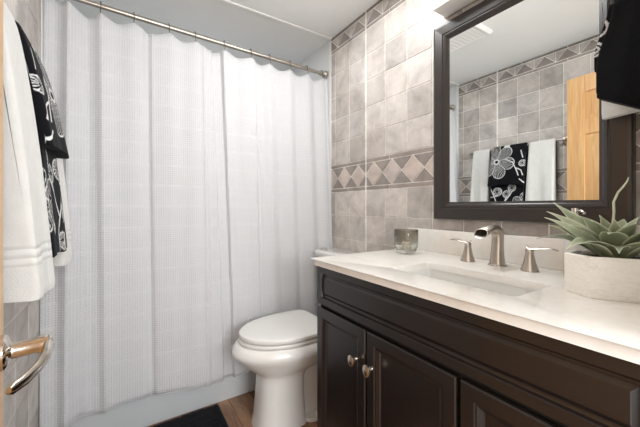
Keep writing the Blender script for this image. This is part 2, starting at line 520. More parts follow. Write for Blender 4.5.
RX = [-0.288, -0.222, -0.101, 0.036, 0.197, 0.329, 0.490, 0.652, 0.775, 0.922, 1.053, 1.175, 1.203]
ords = ['first', 'second', 'third', 'fourth', 'fifth', 'sixth', 'seventh', 'eighth', 'ninth', 'tenth', 'eleventh', 'twelfth']
def interp(x):
    for i in range(len(RX)-1):
        if x <= RX[i+1]:
            return i, max(0.0, (x-RX[i])/(RX[i+1]-RX[i]))
    return len(RX)-2, 1.0
FOLD = [0.022, 0.030, 0.016, 0.014, 0.024, 0.013, 0.020, 0.028, 0.020, 0.024, 0.020, 0.010]
def top_z(x):
    i, k = interp(x)
    return rod_z(x) - 0.046 - (0.024 if RX[i+1]-RX[i] > 0.08 else 0.004)*math.sin(math.pi*k)**1.3
def smooth(a, b, x):
    k = min(1, max(0, (x-a)/(b-a))); return k*k*(3-2*k)
def cur_y(x, v):
    """v = 0 at the top, 1 at the hem"""
    i, k = interp(x)
    y = 1.792 - 0.082*min(1.0, v/0.80) - 0.006*smooth(0.8, 1.0, v)
    top = 0.6*FOLD[i]*(0.5-0.5*math.cos(2*math.pi*k))
    y += top*(1-0.55*smooth(0.0, 0.8, v))
    # long vertical folds that keep their place down the cloth
    for cx, wd, am, lean in ((-0.215, 0.022, -0.022, 0.0), (0.105, 0.012, 0.012, 0.02), (0.375, 0.012, -0.010, 0.0),
                             (0.82, 0.035, 0.012, 0.03), (0.28, 0.06, -0.012, 0.05), (0.95, 0.03, 0.016, 0.0), (1.10, 0.03, 0.012, 0.0), (0.60, 0.04, -0.012, 0.0)):
        d = (x-cx-lean*(v-0.5))/wd
        y += am*math.exp(-d*d)*(0.75+0.5*v if am > 0 else 1.0)
    # flat pleats set back between two creases
    for xa, xb, dp, lean in ((-0.175, -0.090, 0.020, 0.025), (0.425, 0.492, 0.026, 0.045), (0.672, 0.694, 0.008, 0.0), (0.070, 0.118, 0.009, 0.0)):
        o_ = lean*(v-0.3)
        w_ = 0.40*(xb-xa) if xa < 0.4 else 0.011
        y += dp*(smooth(xa+o_, xa+o_+w_, x)-smooth(xb+o_-w_, xb+o_, x))
    y += 0.008*math.sin(9*x+2.2*v)*v
    lim = 1.90 if v < 0.74 else 1.90-0.152*smooth(0.74, 0.83, v)
    return min(y, lim)
def hem_z(x):
    return 0.163 + 0.012*math.sin(x*9+0.9) + 0.018*math.exp(-((x+0.17)/0.035)**2) - 0.010*math.exp(-((x+0.10)/0.04)**2) - 0.014*math.exp(-((x-0.55)/0.08)**2)+0.02*smooth(0.55, 0.8, x)
nx, nz = 420, 64
mb = MB()
X0, X1 = -0.303, 1.206
loops = []
for j in range(nz+1):
    v = j/nz; row = []
    for i in range(nx+1):
        x = X0+(X1-X0)*i/nx
        z = top_z(x)*(1-v)+hem_z(x)*v
        row.append((x, cur_y(x, v), z))
    loops.append(row)
front = [[mb.v(p) for p in r] for r in loops]
back = [[mb.v((p[0], p[1]+0.0018, p[2])) for p in r] for r in loops]
for j in range(nz):
    for i in range(nx):
        mb.f((front[j][i], front[j+1][i], front[j+1][i+1], front[j][i+1]))
        mb.f((back[j][i], back[j][i+1], back[j+1][i+1], back[j+1][i]))
for i in range(nx):
    mb.f((front[0][i], front[0][i+1], back[0][i+1], back[0][i])); mb.f((front[nz][i], back[nz][i], back[nz][i+1], front[nz][i+1]))
for j in range(nz):
    mb.f((front[j][0], back[j][0], back[j+1][0], front[j+1][0])); mb.f((front[j][nx], front[j+1][nx], back[j+1][nx], back[j][nx]))
cur = tag(mb.build('shower_curtain', M['waffle'], angle=180), 'white waffle-weave shower curtain hanging in folds from the nickel rod', 'shower curtain')
# the stitched hem and heading of the cloth
hm = MB(); hm.tube([(x, cur_y(x, 1)-0.0008, hem_z(x)+0.004) for x in [X0+(X1-X0)*i/200 for i in range(201)]], (0.0010), 6)
hm.build('hem', M['waffle'], cur)

for n_, x in enumerate(RX[:12]):
    zc = rod_z(x); mb = MB(); pts = []
    for a in range(-30, 211, 20):
        pts.append((x+0.001*math.sin(a), RY - 0.0175*math.cos(R(a)), zc+0.003+0.0175*math.sin(R(a))))
    pts = [(x, RY-0.017, zc-0.052), (x, RY-0.020, zc-0.058), (x, RY-0.0235, zc-0.054), (x, RY-0.0225, zc-0.03)] + pts
    mb.tube(pts, 0.0022, 8)
    lab = ords[n_]+' metal curtain ring from the left end of the nickel shower rod'
    tag(mb.build('curtain_ring', M['ring']), lab, 'curtain ring', 'rings along the shower rod')

# ------------------------------------------------------------------ ceiling vent
t = thing('ceiling_vent', (0.48, 1.255, CEIL-0.02), 'square white fan vent on the ceiling, seen in the mirror', 'vent')
fr = MB()
a = rrect(0.335, 0.625, 1.09, 1.42, 0.01, 3)
def scv(p, k): return [(0.48+(x-0.48)*k, 1.255+(y-1.255)*k) for x, y in p]
fr.loft([[(x, y, CEIL) for x, y in a], [(x, y, CEIL-0.012) for x, y in a], [(x, y, CEIL-0.024) for x, y in scv(a, 0.93)], [(x, y, CEIL-0.024) for x, y in scv(a, 0.80)], [(x, y, CEIL-0.0225) for x, y in scv(a, 0.79)]])
fr.build('cover', M['trim'], t)
sl = MB()
for k in range(9):
    y = 1.135+0.03*k; sl.box(0.375, 0.585, y-0.009, y+0.009, CEIL-0.0245, CEIL-0.021)
sl.build('grille', M['trim'], t)

# ------------------------------------------------------------------ open door
door = bpy.data.objects.new('door_1', None); COL.objects.link(door)
hx, hy = -0.088, 0.110
dv = Vector((-0.209-hx, 0.867-hy, 0)); DL = dv.length; ang = math.atan2(dv.y, dv.x)
door.location = (hx, hy, 0.0); door['_o'] = (hx, hy, 0.0); struct(door)
MD = Matrix.Translation((hx, hy, 0)) @ Matrix.Rotation(ang, 4, 'Z')   # local +x along the leaf, local -y faces the room, local +y the left wall
lf = MB(); T = 0.036
DZ0, DZ1 = 0.012, 2.0
lf.obox(MD, 0, DL, 0.011, T-0.011, DZ0, DZ1)
st = 0.105; mid = DL/2
zr = [(DZ0, 0.24), (0.80, 0.93), (1.60, 1.70), (1.885, DZ1)]
for x0, x1 in ((0, st), (DL-st, DL), (mid-0.05, mid+0.05)): lf.obox(MD, x0, x1, 0, T, DZ0, DZ1, 0.002, 1)
for z0, z1 in zr: lf.obox(MD, st-0.001, DL-st+0.001, 0.0006, T-0.0006, z0, z1, 0.002, 1)
for (z0, z1) in ((0.24, 0.80), (0.93, 1.60), (1.70, 1.885)):
    for (x0, x1) in ((st, mid-0.05), (mid+0.05, DL-st)):
        for s0, s1 in ((0.011, 0.003), (T-0.011, T-0.003)):
            q = [(x0+0.006, z0+0.006), (x1-0.006, z0+0.006), (x1-0.006, z1-0.006), (x0+0.006, z1-0.006)]
            c_ = ((x0+x1)/2, (z0+z1)/2)
            in_ = [(x+(0.030 if x < c_[0] else -0.030), z+(0.030 if z < c_[1] else -0.030)) for x, z in q]
            lf.loft([[MD @ Vector((x, s0, z)) for x, z in q], [MD @ Vector((x, s1, z)) for x, z in in_]], cap0=False)
lf.build('door_leaf', M['pine'], door)
hz = 0.835; hxl = DL-0.062
def lever(side):
    y0 = 0.0 if side < 0 else T
    mb = MB(); c = MD @ Vector((hxl, y0, hz))
    nrm = (MD.to_3x3() @ Vector((0, side, 0))); tx = MD.to_3x3() @ Vector((1, 0, 0))
    def P(al, out, up): return c + tx*al + nrm*out + Vector((0, 0, up))
    def disc(prof, n=28):
        return [[P(r*math.cos(2*math.pi*k/n), h, r*math.sin(2*math.pi*k/n)) for k in range(n)] for r, h in prof]
    mb.loft(disc([(0.033, -0.0005), (0.033, 0.006), (0.029, 0.011), (0.021, 0.013), (0.0155, 0.016), (0.0145, 0.050), (0.017, 0.054), (0.017, 0.070), (0.013, 0.075)]))
    pr = mb.build('lever_handle', M['chrome'], door)
    m2 = MB()
    pts = [P(0.004, 0.064, 0), P(-0.016, 0.068, -0.003), P(-0.042, 0.064, -0.011), P(-0.068, 0.053, -0.019), P(-0.092, 0.038, -0.025), P(-0.112, 0.024, -0.026), P(-0.120, 0.020, -0.025)]
    m2.tube(pts, [(0.013, 0.010), (0.0135, 0.0095), (0.013, 0.0085), (0.0125, 0.0075), (0.0115, 0.007), (0.0105, 0.0065), (0.006, 0.004)], 14)
    m2.build('lever', M['chrome'], pr)
lever(-1)
lt = MB(); lt.obox(MD, DL-0.0005, DL+0.002, 0.006, T-0.006, hz-0.028, hz+0.028, 0.0006, 1); lt.build('latch_plate', M['nickel'], door)
for z in (0.22, 1.02, 1.80):
    h_ = MB(); h_.tube([MD @ Vector((-0.004, -0.003, z-0.045)), MD @ Vector((-0.004, -0.003, z+0.045))], 0.006, 10); h_.build('hinge', M['nickel'], door)
# casing round the doorway
cs = MB(); cs.box(0.69, 0.74, YF, YF+0.012, 0, 2.10, 0.003)
struct(cs.build('trim_4', M['pine']))

# ------------------------------------------------------------------ towel bar with towels on the left wall
BX, BZ = -0.264, 1.600
t = thing('towel_bar', (XL, 1.25, BZ), 'brushed nickel towel bar on the tiled left wall, holding three towels', 'towel bar')
MB().tube([(BX, 0.905, BZ), (BX, 1.605, BZ)], 0.008, 14).build('bar', M['nickel'], t)
for y in (0.900, 1.610):
    mb = MB(); mb.box(XL+0.003, XL+0.012, y-0.022, y+0.022, BZ-0.022, BZ+0.022, 0.003); mb.box(XL+0.010, BX+0.014, y-0.011, y+0.011, BZ-0.011, BZ+0.011, 0.003)
    mb.build('bracket', M['nickel'], t)

BLK = lin((19, 19, 23)); WHT = lin((214, 214, 212))
def make_towel(y0, y1, zf, zb, flare, r0, ny, nzf, seed, tint=None, hem_wave=0.004, open_r=0.0, min_x=-0.303, waves=0.004):
    """cloth folded over the bar: closed cross-sections lofted along y"""
    rnd = random.Random(seed); ph = [rnd.uniform(0, 6.28) for _ in range(4)]
    mb = MB()
    if tint: mb.use_tint()
    loops, tints = [], []
    for i in range(ny+1):
        s = i/ny; y = y0+(y1-y0)*s
        e = min(s, 1-s)*(y1-y0); edge = min(1.0, e/0.012); ed = 0.35+0.65*math.sqrt(max(0.0, 1-(1-edge)**2))
        lp, tn = [], []
        zfb = zf + hem_wave*math.sin(s*7+ph[0])
        for j in range(nzf+1):                     # front, bottom to top
            v = j/nzf; z = zfb+(BZ-zfb)*v; dn = 1-v
            x = BX + r0*ed + flare*(dn**0.75) + waves*math.sin(s*9+dn*2+ph[1])*min(1, dn*2) + 0.5*waves*math.sin(s*23+dn*5+ph[2])*dn
            if j == 0: x -= 0.004
            yy = y + (0.010*dn*(s-0.5)*2 if open_r == 0 else open_r*dn*(s-0.5)*2)
            lp.append((x, yy, z)); tn.append(tint(yy, z) if tint else None)
        for k in range(1, 8):                      # over the bar
            a = math.pi*k/8
            lp.append((BX+r0*ed*math.cos(a), y, BZ+r0*(0.6+0.4*ed)*math.sin(a))); tn.append(tint(y, BZ) if tint else None)
        for j in range(11):                        # back, top to bottom
            v = j/10; z = BZ-(BZ-zb)*v
            lp.append((max(min_x, BX-r0*ed-0.004*v), y, z)); tn.append(BLK if tint else None)
        ri = 0.0095
        for j in range(4):                         # inner faces round the bar
            lp.append((BX-ri, y, zb+(BZ-zb)*j/3)); tn.append(BLK if tint else None)
        for k in range(1, 6):
            a = math.pi*(1-k/6); lp.append((BX+ri*math.cos(a), y, BZ+ri*math.sin(a))); tn.append(BLK if tint else None)
        for j in range(4):
            lp.append((BX+ri, y, BZ+(zfb+0.003-BZ)*j/3)); tn.append(BLK if tint else None)
        loops.append(lp); tints.append(tn)
    mb.loft(loops, tints=tints if tint else None)
    return mb

def seg_d(p, a, b):
    ax, ay = a; bx, by = b; px, py = p
    dx, dy = bx-ax, by-ay; k = max(0, min(1, ((px-ax)*dx+(py-ay)*dy)/(dx*dx+dy*dy)))
    return math.hypot(px-ax-k*dx, py-ay-k*dy)
def flower(y, z, cy, cz, Rr, npet, lines, rot=0.0):
    d = math.hypot(y-cy, z-cz)
    if d > Rr*1.25: return 0
    a = math.atan2(z-cz, y-cy)+rot
    k = (a*npet/(2*math.pi)) % 1.0
    edge = Rr*(0.66+0.40*math.sin(math.pi*k)**0.6)
    if d > edge: return 0
    if d < Rr*0.09: return 0
    if d < Rr*0.17: return 0.9
    if edge-d < Rr*0.045: return 1
    if d > Rr*0.28 or True:
        q = (k*lines) % 1.0; wd = 0.22+0.16*(1-d/edge)
        wob = 0.5+0.06*math.sin(d*90)
        if abs(q-wob) < wd*0.5 and d < edge*0.95: return 1
    if k < 0.02 or k > 0.98: return 1
    return 0
def berry(y, z, cy, cz, r):
    d = math.hypot(y-cy, z-cz)
    if d > r: return 0
    if d > r*0.86: return 1
    a = math.atan2(z-cz, y-cy)
    if (a*14/(2*math.pi)) % 1.0 < 0.42 and d > r*0.25: return 1
    return 0
def pattern_fold(y, z):
    m = flower(y, z, 1.348, 1.485, 0.138, 6, 10, 0.3)
    for pts in ([(1.28, 1.50), (1.22, 1.47), (1.185, 1.40), (1.17, 1.36)], [(1.17, 1.56), (1.15, 1.50)], [(1.19, 1.42), (1.155, 1.40), (1.14, 1.36)], [(1.16, 1.33), (1.13, 1.30)]):
        for a, b in zip(pts, pts[1:]):
            if seg_d((y, z), a, b) < 0.0035: m = 1
    m = max(m, berry(y, z, 1.150, 1.455, 0.026))
    return tuple(BLK[i]*(1-m)+WHT[i]*m for i in range(3))
def pattern_low(y, z):
    m = 0
    for cy, cz, r in ((1.335, 1.235, 0.036), (1.265, 1.215, 0.030), (1.225, 1.265, 0.032), (1.355, 1.090, 0.036), (1.20, 1.05, 0.034), (1.30, 1.00, 0.03)):
        m = max(m, berry(y, z, cy, cz, r))
    m = max(m, flower(y, z, 1.13, 1.13, 0.09, 6, 8))
    for pts in ([(1.39, 1.26), (1.33, 1.13), (1.27, 1.02), (1.26, 0.96)], [(1.265, 1.19), (1.30, 1.08)], [(1.335, 1.20), (1.39, 1.19)], [(1.22, 1.24), (1.27, 1.16)], [(1.355, 1.06), (1.30, 0.99)], [(1.40, 1.02), (1.385, 0.98)]):
        for a, b in zip(pts, pts[1:]):
            if seg_d((y, z), a, b) < 0.0035: m = 1
    return tuple(BLK[i]*(1-m)+WHT[i]*m for i in range(3))

tag(make_towel(0.948, 1.122, 0.893, 0.93, 0.080, 0.018, 40, 60, 1, hem_wave=0.003).build('bath_towel', M['terry_white_band'], angle=60),
    'white bath towel on the bar nearest the open pine door', 'towel', 'towels on the bar')
tw = tag(make_towel(1.150, 1.392, 0.965, 1.00, 0.076, 0.0155, 130, 150, 2, tint=pattern_low).build('hand_towel', M['terry_print'], angle=60),
    'black towel with white flower print, middle of the towels on the bar', 'towel', 'towels on the bar')
fo = make_towel(1.140, 1.400, 1.288, 1.34, 0.070, 0.0225, 150, 150, 5, tint=pattern_fold, hem_wave=0.006)
fo.build('upper_fold', M['terry_print'], tw, angle=60)
tag(make_towel(1.428, 1.575, 0.895, 0.93, 0.064, 0.018, 36, 60, 3, hem_wave=0.003).build('bath_towel', M['terry_white_band'], angle=60),
    'white bath towel on the bar nearest the shower curtain', 'towel', 'towels on the bar')

# ------------------------------------------------------------------ toilet
TY = 1.462
t = thing('toilet', (0.85, TY, 0), 'white two-piece toilet with closed lid between the vanity and the tub', 'toilet')
def egg(xf, xb, hw, z, xm=None, n=48, pf=2.0, pb=3.2):
    """outline seen from above: long rounded front (towards -x), squarer back"""
    xm = xm if xm is not None else xf+(xb-xf)*0.60
    pts = []
    for i in range(n):
        a = 2*math.pi*i/n; c, s = math.cos(a), math.sin(a)
        if c <= 0: x = xm - (xm-xf)*abs(c)**(2/pf); y = math.copysign(abs(s)**(2/pf), s)*hw
        else: x = xm + (xb-xm)*abs(c)**(2/pb); y = math.copysign(abs(s)**(2/pb), s)*hw
        pts.append((x, TY+y, z))
    return pts
bw = MB()
bw.loft([egg(0.542, 0.800, 0.116, 0.0, pf=3, pb=5), egg(0.544, 0.800, 0.115, 0.015, pf=3, pb=5), egg(0.553, 0.795, 0.108, 0.05, pf=3, pb=5), egg(0.560, 0.790, 0.104, 0.14, pf=3, pb=5),
         egg(0.565, 0.79, 0.102, 0.235, pf=2.8, pb=5), egg(0.565, 0.80, 0.104, 0.262, pf=2.6, pb=4.5), egg(0.553, 0.83, 0.116, 0.280, pf=2.4, pb=4), egg(0.522, 0.87, 0.142, 0.302, pf=2.2, pb=3.6), egg(0.486, 0.92, 0.170, 0.334, pb=3.4),
         egg(0.452, 0.955, 0.192, 0.366, pb=3.2), egg(0.438, 0.965, 0.201, 0.384, pb=3.2), egg(0.434, 0.967, 0.204, 0.396, pb=3.2), egg(0.438, 0.965, 0.201, 0.410, pb=3.2), egg(0.456, 0.96, 0.190, 0.434, pb=3.2), egg(0.468, 0.955, 0.182, 0.438, pb=3.2)])
bw.build('bowl', M['porcelain'], t, angle=50)
tr = MB()
def ysec(x, hw, z0, z1, r=0.03): return [(x, TY+y, z) for y, z in rrect(-hw, hw, z0, z1, r, 5)]
tr.loft([ysec(0.76, 0.07, 0.0, 0.30), ysec(0.84, 0.072, 0.0, 0.33), ysec(0.90, 0.09, 0.0, 0.40), ysec(1.02, 0.12, 0.0, 0.425), ysec(1.10, 0.12, 0.0, 0.425)])
tr.build('trapway', M['porcelain'], t)
for yy in (-0.095, 0.095):
    cp = MB().lathe([(0.0, 0.0), (0.019, 0.0), (0.019, 0.022), (0.015, 0.032), (0.0, 0.036)], (0.865, TY+yy, 0.0), 18); cp.build('bolt_cap', M['seat'], t)
fl = MB(); fl.loft([egg(0.78, 1.08, 0.125, 0.0, xm=0.9, pf=5, pb=5), egg(0.78, 1.08, 0.122, 0.018, xm=0.9, pf=5, pb=5)]); fl.build('foot', M['porcelain'], t)
def slab(xf, xb, hw, z0, z1, e):
    return [egg(xf+e, xb-e, hw-e, z0, pb=6), egg(xf+e*0.3, xb-e*0.3, hw-e*0.3, z0+e*0.3, pb=6), egg(xf, xb, hw, z0+e, pb=6), egg(xf, xb, hw, z1-e, pb=6), egg(xf+e*0.3, xb-e*0.3, hw-e*0.3, z1-e*0.3, pb=6), egg(xf+e, xb-e, hw-e, z1, pb=6)]
sb = MB(); sb.loft(slab(0.468, 0.930, 0.187, 0.4405, 0.458, 0.006)); sb.build('seat', M['seat'], t)
ld = MB()
lp = slab(0.472, 0.925, 0.187, 0.4640, 0.484, 0.005)
lp += [egg(0.50, 0.905, 0.168, 0.4865, pb=6), egg(0.56, 0.87, 0.12, 0.488, pb=6)]
ld.loft(lp); ld.build('lid', M['seat'], t)
for yy in (-0.07, 0.07):
    MB().tube([(0.938, TY+yy-0.025, 0.457), (0.938, TY+yy+0.025, 0.457)], 0.013, 14).build('hinge', M['seat'], t)
tk = MB()
TK0, TK1 = TY-0.205, TY+0.205
def trr(x0, x1, y0, y1, z, r=0.03): return [(x, y, z) for x, y in rrect(x0, x1, y0, y1, r, 5)]
tk.loft([trr(1.06, 1.195, TK0+0.03, TK1-0.03, 0.428), trr(1.05, 1.20, TK0+0.01, TK1-0.01, 0.46), trr(1.042, 1.205, TK0, TK1, 0.62), trr(1.036, 1.205, TK0-0.004, TK1+0.004, 0.797)])
tk.build('tank', M['porcelain'], t, angle=50)
tl = MB()
tl.loft([trr(1.028, 1.208, TK0-0.014, TK1+0.014, 0.798), trr(1.022, 1.210, TK0-0.018, TK1+0.018, 0.806), trr(1.022, 1.210, TK0-0.018, TK1+0.018, 0.826), trr(1.028, 1.208, TK0-0.012, TK1+0.012, 0.833), trr(1.035, 1.205, TK0-0.004, TK1+0.004, 0.835)])
tl.build('tank_lid', M['porcelain'], t, angle=50)
MB().lathe([(0.0, 0.0), (0.024, 0.0), (0.024, 0.004), (0.020, 0.0065), (0.0, 0.007)], (1.09, 1.66, 0.8352), 22).build('flush_button', M['chrome'], t)

# ------------------------------------------------------------------ bath mat
mb = MB(); rnd = random.Random(4)
x0, x1, y0, y1 = -0.16, 0.437, 1.02, 1.742
nxx, nyy = 70, 84; top = []
for i in range(nxx+1):
    row = []
    for j in range(nyy+1):
        x = x0+(x1-x0)*i/nxx; y = y0+(y1-y0)*j/nyy
        e = min(i, nxx-i, j, nyy-j)
        row.append(mb.v((x, y, 0.006 if e == 0 else 0.016+rnd.uniform(-0.0022, 0.0022)+(-0.003 if e == 1 else 0))))
    top.append(row)
for i in range(nxx):
    for j in range(nyy): mb.f((top[i][j], top[i+1][j], top[i+1][j+1], top[i][j+1]))
rim = [top[i][0] for i in range(nxx+1)]+[top[nxx][j] for j in range(1, nyy+1)]+[top[i][nyy] for i in range(nxx-1, -1, -1)]+[top[0][j] for j in range(nyy-1, 0, -1)]
low = [mb.v((q.co.x, q.co.y, 0.0005)) for q in rim]
for i in range(len(rim)): mb.f((rim[i], low[i], low[(i+1) % len(rim)], rim[(i+1) % len(rim)]))
mb.f(low)
tag(mb.build('bath_mat', M['rug'], angle=80), 'black bath mat on the wood floor in front of the tub', 'bath mat')

# ------------------------------------------------------------------ vanity
VF, VL, VR, VT = 0.675, 1.048, 0.086, 0.875
t = thing('vanity_cabinet', (0.94, 0.56, 0), 'dark espresso vanity cabinet with panelled doors under the cream countertop', 'cabinet')
bx = MB(); bx.box(VF, W-0.006, VR, VL-0.002, 0.10, 0.70); 
bx.box(VF, VF+0.02, VR, VL-0.002, 0.70, VT, 0); bx.box(VF+0.02, W-0.006, VL-0.022, VL-0.002, 0.70, VT); bx.box(VF+0.02, W-0.006, VR, VR+0.02, 0.70, VT); bx.box(W-0.03, W-0.006, VR+0.02, VL-0.022, 0.70, VT)
bx.build('carcass', M['espresso'], t, smooth=False)
MB().box(VF+0.06, VF+0.08, VR, VL-0.002, 0.0, 0.10).box(W-0.04, W-0.006, VR, VL-0.002, 0.0, 0.10).build('toe_kick', M['espresso'], t)
def panel_front(y0, y1, z0, z1, prof):
    """nested rectangles: (inset, height out of the cabinet face)"""
    mb = MB(); loops = []
    for ins, h in prof:
        loops.append([(VF-h, y0+ins, z0+ins), (VF-h, y1-ins, z0+ins), (VF-h, y1-ins, z1-ins), (VF-h, y0+ins, z1-ins)])
    return mb.loft(loops)
APRON = [(0.0, 0.0002), (0.0, 0.016), (0.003, 0.020), (0.026, 0.020), (0.028, 0.017), (0.030, 0.010), (0.034, 0.008), (0.038, 0.008), (0.048, 0.0155), (0.050, 0.016)]
DOOR = [(0.0, 0.0002), (0.0, 0.016), (0.003, 0.020), (0.034, 0.020), (0.036, 0.017), (0.040, 0.0165), (0.050, 0.011), (0.053, 0.007), (0.060, 0.007)]
panel_front(VR+0.002, VL, 0.722, 0.874, APRON).build('drawer_front', M['espresso'], t, smooth=False)['label'] = 'long false drawer front below the countertop'
panel_front(VR+0.002, VL, 0.7085, 0.7205, [(0, 0.0002), (0, 0.0006), (0.001, 0.001)]).build('gap_shade_strip', M['gap_shade'], t, smooth=False)  # dark strip across the gap above the doors, painting its shade
def knob(y, z, par):
    k = MB(); k.lathe([(0.0, 0.0), (0.0075, 0.0), (0.0062, 0.006), (0.0056, 0.013), (0.010, 0.0155), (0.0145, 0.017), (0.0155, 0.021), (0.0150, 0.025), (0.011, 0.0275), (0.0, 0.0285)], (VF-0.0195, y, z), 28, '-x')
    for q in k.bm.verts: q.co.z = z+(q.co.z-z)*1.22
    k.build('knob', M['knob'], par)
for (ya, yb, kn) in ((0.755, VL, 0.798), (0.432, 0.7465, 0.722)):
    d = panel_front(ya, yb, 0.115, 0.708, DOOR).build('door', M['espresso'], t, smooth=False)
    knob(kn, 0.598, d)
for k, (za, zb_) in enumerate(((0.522, 0.708), (0.322, 0.512), (0.115, 0.312))):
    d = panel_front(VR+0.002, 0.4215, za, zb_, DOOR).build('drawer', M['espresso'], t, smooth=False)
    knob((VR+0.4215)/2, (za+zb_)/2, d)

# ------------------------------------------------------------------ countertop with cut-out, backsplash, sink
CT, CB = 0.902, 0.876
SX0, SX1, SY0, SY1 = 0.762, 0.962, 0.350, 0.744
t = thing('countertop', (0.93, 0.56, CB), 'cream stone countertop with a rectangular sink cut-out on the dark vanity', 'countertop')
hole = rrect(SX0, SX1, SY0, SY1, 0.018, 6)
def to_outer(p, x0, x1, y0, y1, r=0.012):
    out = rrect(x0, x1, y0, y1, r, 6); return out
mb = MB()
o1 = rrect(0.643, W-0.004, YF+0.004, 1.055, 0.010, 6)
def grow(p, d):
    cx, cy = sum(a for a, b in p)/len(p), sum(b for a, b in p)/len(p)
    return [(a+math.copysign(d, a-cx), b+math.copysign(d, b-cy)) for a, b in p]
L = [[(x, y, CT-0.024) for x, y in grow(hole, 0.0)], [(x, y, CT-0.003) for x, y in hole], [(x, y, CT-0.0008) for x, y in grow(hole, 0.0008)], [(x, y, CT) for x, y in grow(hole, 0.003)],
     [(x, y, CT) for x, y in grow(o1, -0.011)], [(x, y, CT-0.0012) for x, y in grow(o1, -0.006)], [(x, y, CT-0.0042) for x, y in grow(o1, -0.002)], [(x, y, CT-0.009) for x, y in o1], [(x, y, CB+0.001) for x, y in o1], [(x, y, CB+0.0002) for x, y in grow(o1, -0.001)]]
mb.loft(L+[L[0]], cap0=False, cap1=False)
bmesh.ops.remove_doubles(mb.bm, verts=mb.bm.verts[:], dist=1e-5)
mb.build('slab', M['stone'], t, angle=45)
MB().box(1.198, W-0.004, YF+0.004, 1.055, CT, 1.006, 0.003).build('backsplash', M['stone'], t)

t = thing('sink', ((SX0+SX1)/2, (SY0+SY1)/2, 0.74), 'white rectangular undermount sink basin set in the cream countertop', 'sink')
mb = MB()
def sk(d, z): return [(x, y, z) for x, y in grow(hole, d)]
mb.loft([sk(0.012, 0.8775), sk(0.003, 0.8775), sk(0.002, 0.872), sk(-0.006, 0.80), sk(-0.012, 0.775), sk(-0.025, 0.760), sk(-0.05, 0.755), sk(-0.05, 0.748), sk(0.0, 0.752), sk(0.010, 0.80), sk(0.014, 0.872)], cap0=False, cap1=False)
# close the floor of the basin inside and outside
ring = [q for q in mb.bm.verts if abs(q.co.z-0.755) < 1e-5]; ring2 = [q for q in mb.bm.verts if abs(q.co.z-0.748) < 1e-5]
mb.f(ring); mb.f(list(reversed(ring2)))
mb.build('basin', M['porcelain'], t, angle=50)
MB().lathe([(0.0, 0.0), (0.024, 0.0), (0.025, 0.002), (0.021, 0.003), (0.018, 0.0015), (0.0, 0.003)], ((SX0+SX1)/2+0.01, (SY0+SY1)/2, 0.7553), 22).build('drain', M['nickel'], t)

# ------------------------------------------------------------------ faucet
FX, FY = 1.118, 0.573
t = thing('faucet', (FX, FY, CT), 'brushed nickel widespread faucet with waterfall spout and two bell handles behind the sink', 'faucet')
mb = MB()
path = [(0.0, 0.0), (0.0, 0.012), (0.0, 0.04), (0.002, 0.075), (0.004, 0.102), (-0.001, 0.120), (-0.018, 0.129), (-0.040, 0.132), (-0.062, 0.130), (-0.088, 0.124), (-0.106, 0.118)]
rad = [(0.026, 0.024), (0.024, 0.0225), (0.0205, 0.020), (0.0185, 0.0185), (0.0190, 0.0185), (0.0190, 0.0190), (0.016, 0.0195), (0.0145, 0.019), (0.014, 0.0205), (0.0135, 0.0225), (0.013, 0.0235)]
# outside shell, then the inside of the open mouth
pts = [Vector((FX+a, FY, CT+b)) for a, b in path]
def ring_at(i, k=1.0, slant=0.0, n=28):
    tg = (pts[min(i+1, len(pts)-1)]-pts[max(i-1, 0)]).normalized(); nn = Vector((0, 1, 0)).cross(tg).normalized()
    ra, rb = rad[i]
    out = []
    for q in range(n):
        c, s = math.cos(2*math.pi*q/n), math.sin(2*math.pi*q/n)
        c, s = math.copysign(abs(c)**0.8, c), math.copysign(abs(s)**0.8, s)
        off = nn*(ra*k*c) + Vector((0, 1, 0))*(rb*k*s)
        out.append(pts[i]+off - tg*(slant*off.z))
    return out
lo = [ring_at(i, 1.0, 1.1 if i == len(pts)-1 else (0.6 if i == len(pts)-2 else 0.0)) for i in range(len(pts))]
lo += [ring_at(len(pts)-1, 0.86, 1.1)] + [ring_at(i, 0.84, 0.6 if i == len(pts)-2 else 0.0) for i in (9, 8, 7)]
mb.loft(lo); mb.build('spout', M['nickel'], t, angle=50)
MB().lathe([(0.0, 0.0), (0.031, 0.0), (0.031, 0.003), (0.028, 0.005), (0.0, 0.0055)], (FX, FY, CT+0.0002), 28).build('escutcheon', M['nickel'], t)
for yy, sg in ((0.678, 1), (0.466, -1)):
    cx = 1.108
    h = MB().lathe([(0.0, 0.0), (0.0255, 0.0), (0.026, 0.003), (0.0235, 0.008), (0.0195, 0.020), (0.0155, 0.036), (0.0125, 0.052), (0.0115, 0.060), (0.0125, 0.062), (0.0125, 0.066), (0.010, 0.070), (0.0, 0.072)], (cx, yy, CT+0.0002), 30)
    ho = h.build('handle', M['nickel'], t)
    lv = MB()
    lv.tube([(cx+0.004, yy-sg*0.012, CT+0.080), (cx, yy, CT+0.071), (cx, yy+sg*0.018, CT+0.073), (cx, yy+sg*0.042, CT+0.077), (cx, yy+sg*0.064, CT+0.078), (cx, yy+sg*0.078, CT+0.074)],
            [(0.002, 0.004), (0.0042, 0.0075), (0.0042, 0.0085), (0.0034, 0.0080), (0.003, 0.0068), (0.002, 0.004)], 14)
    lv.build('lever', M['nickel'], ho)

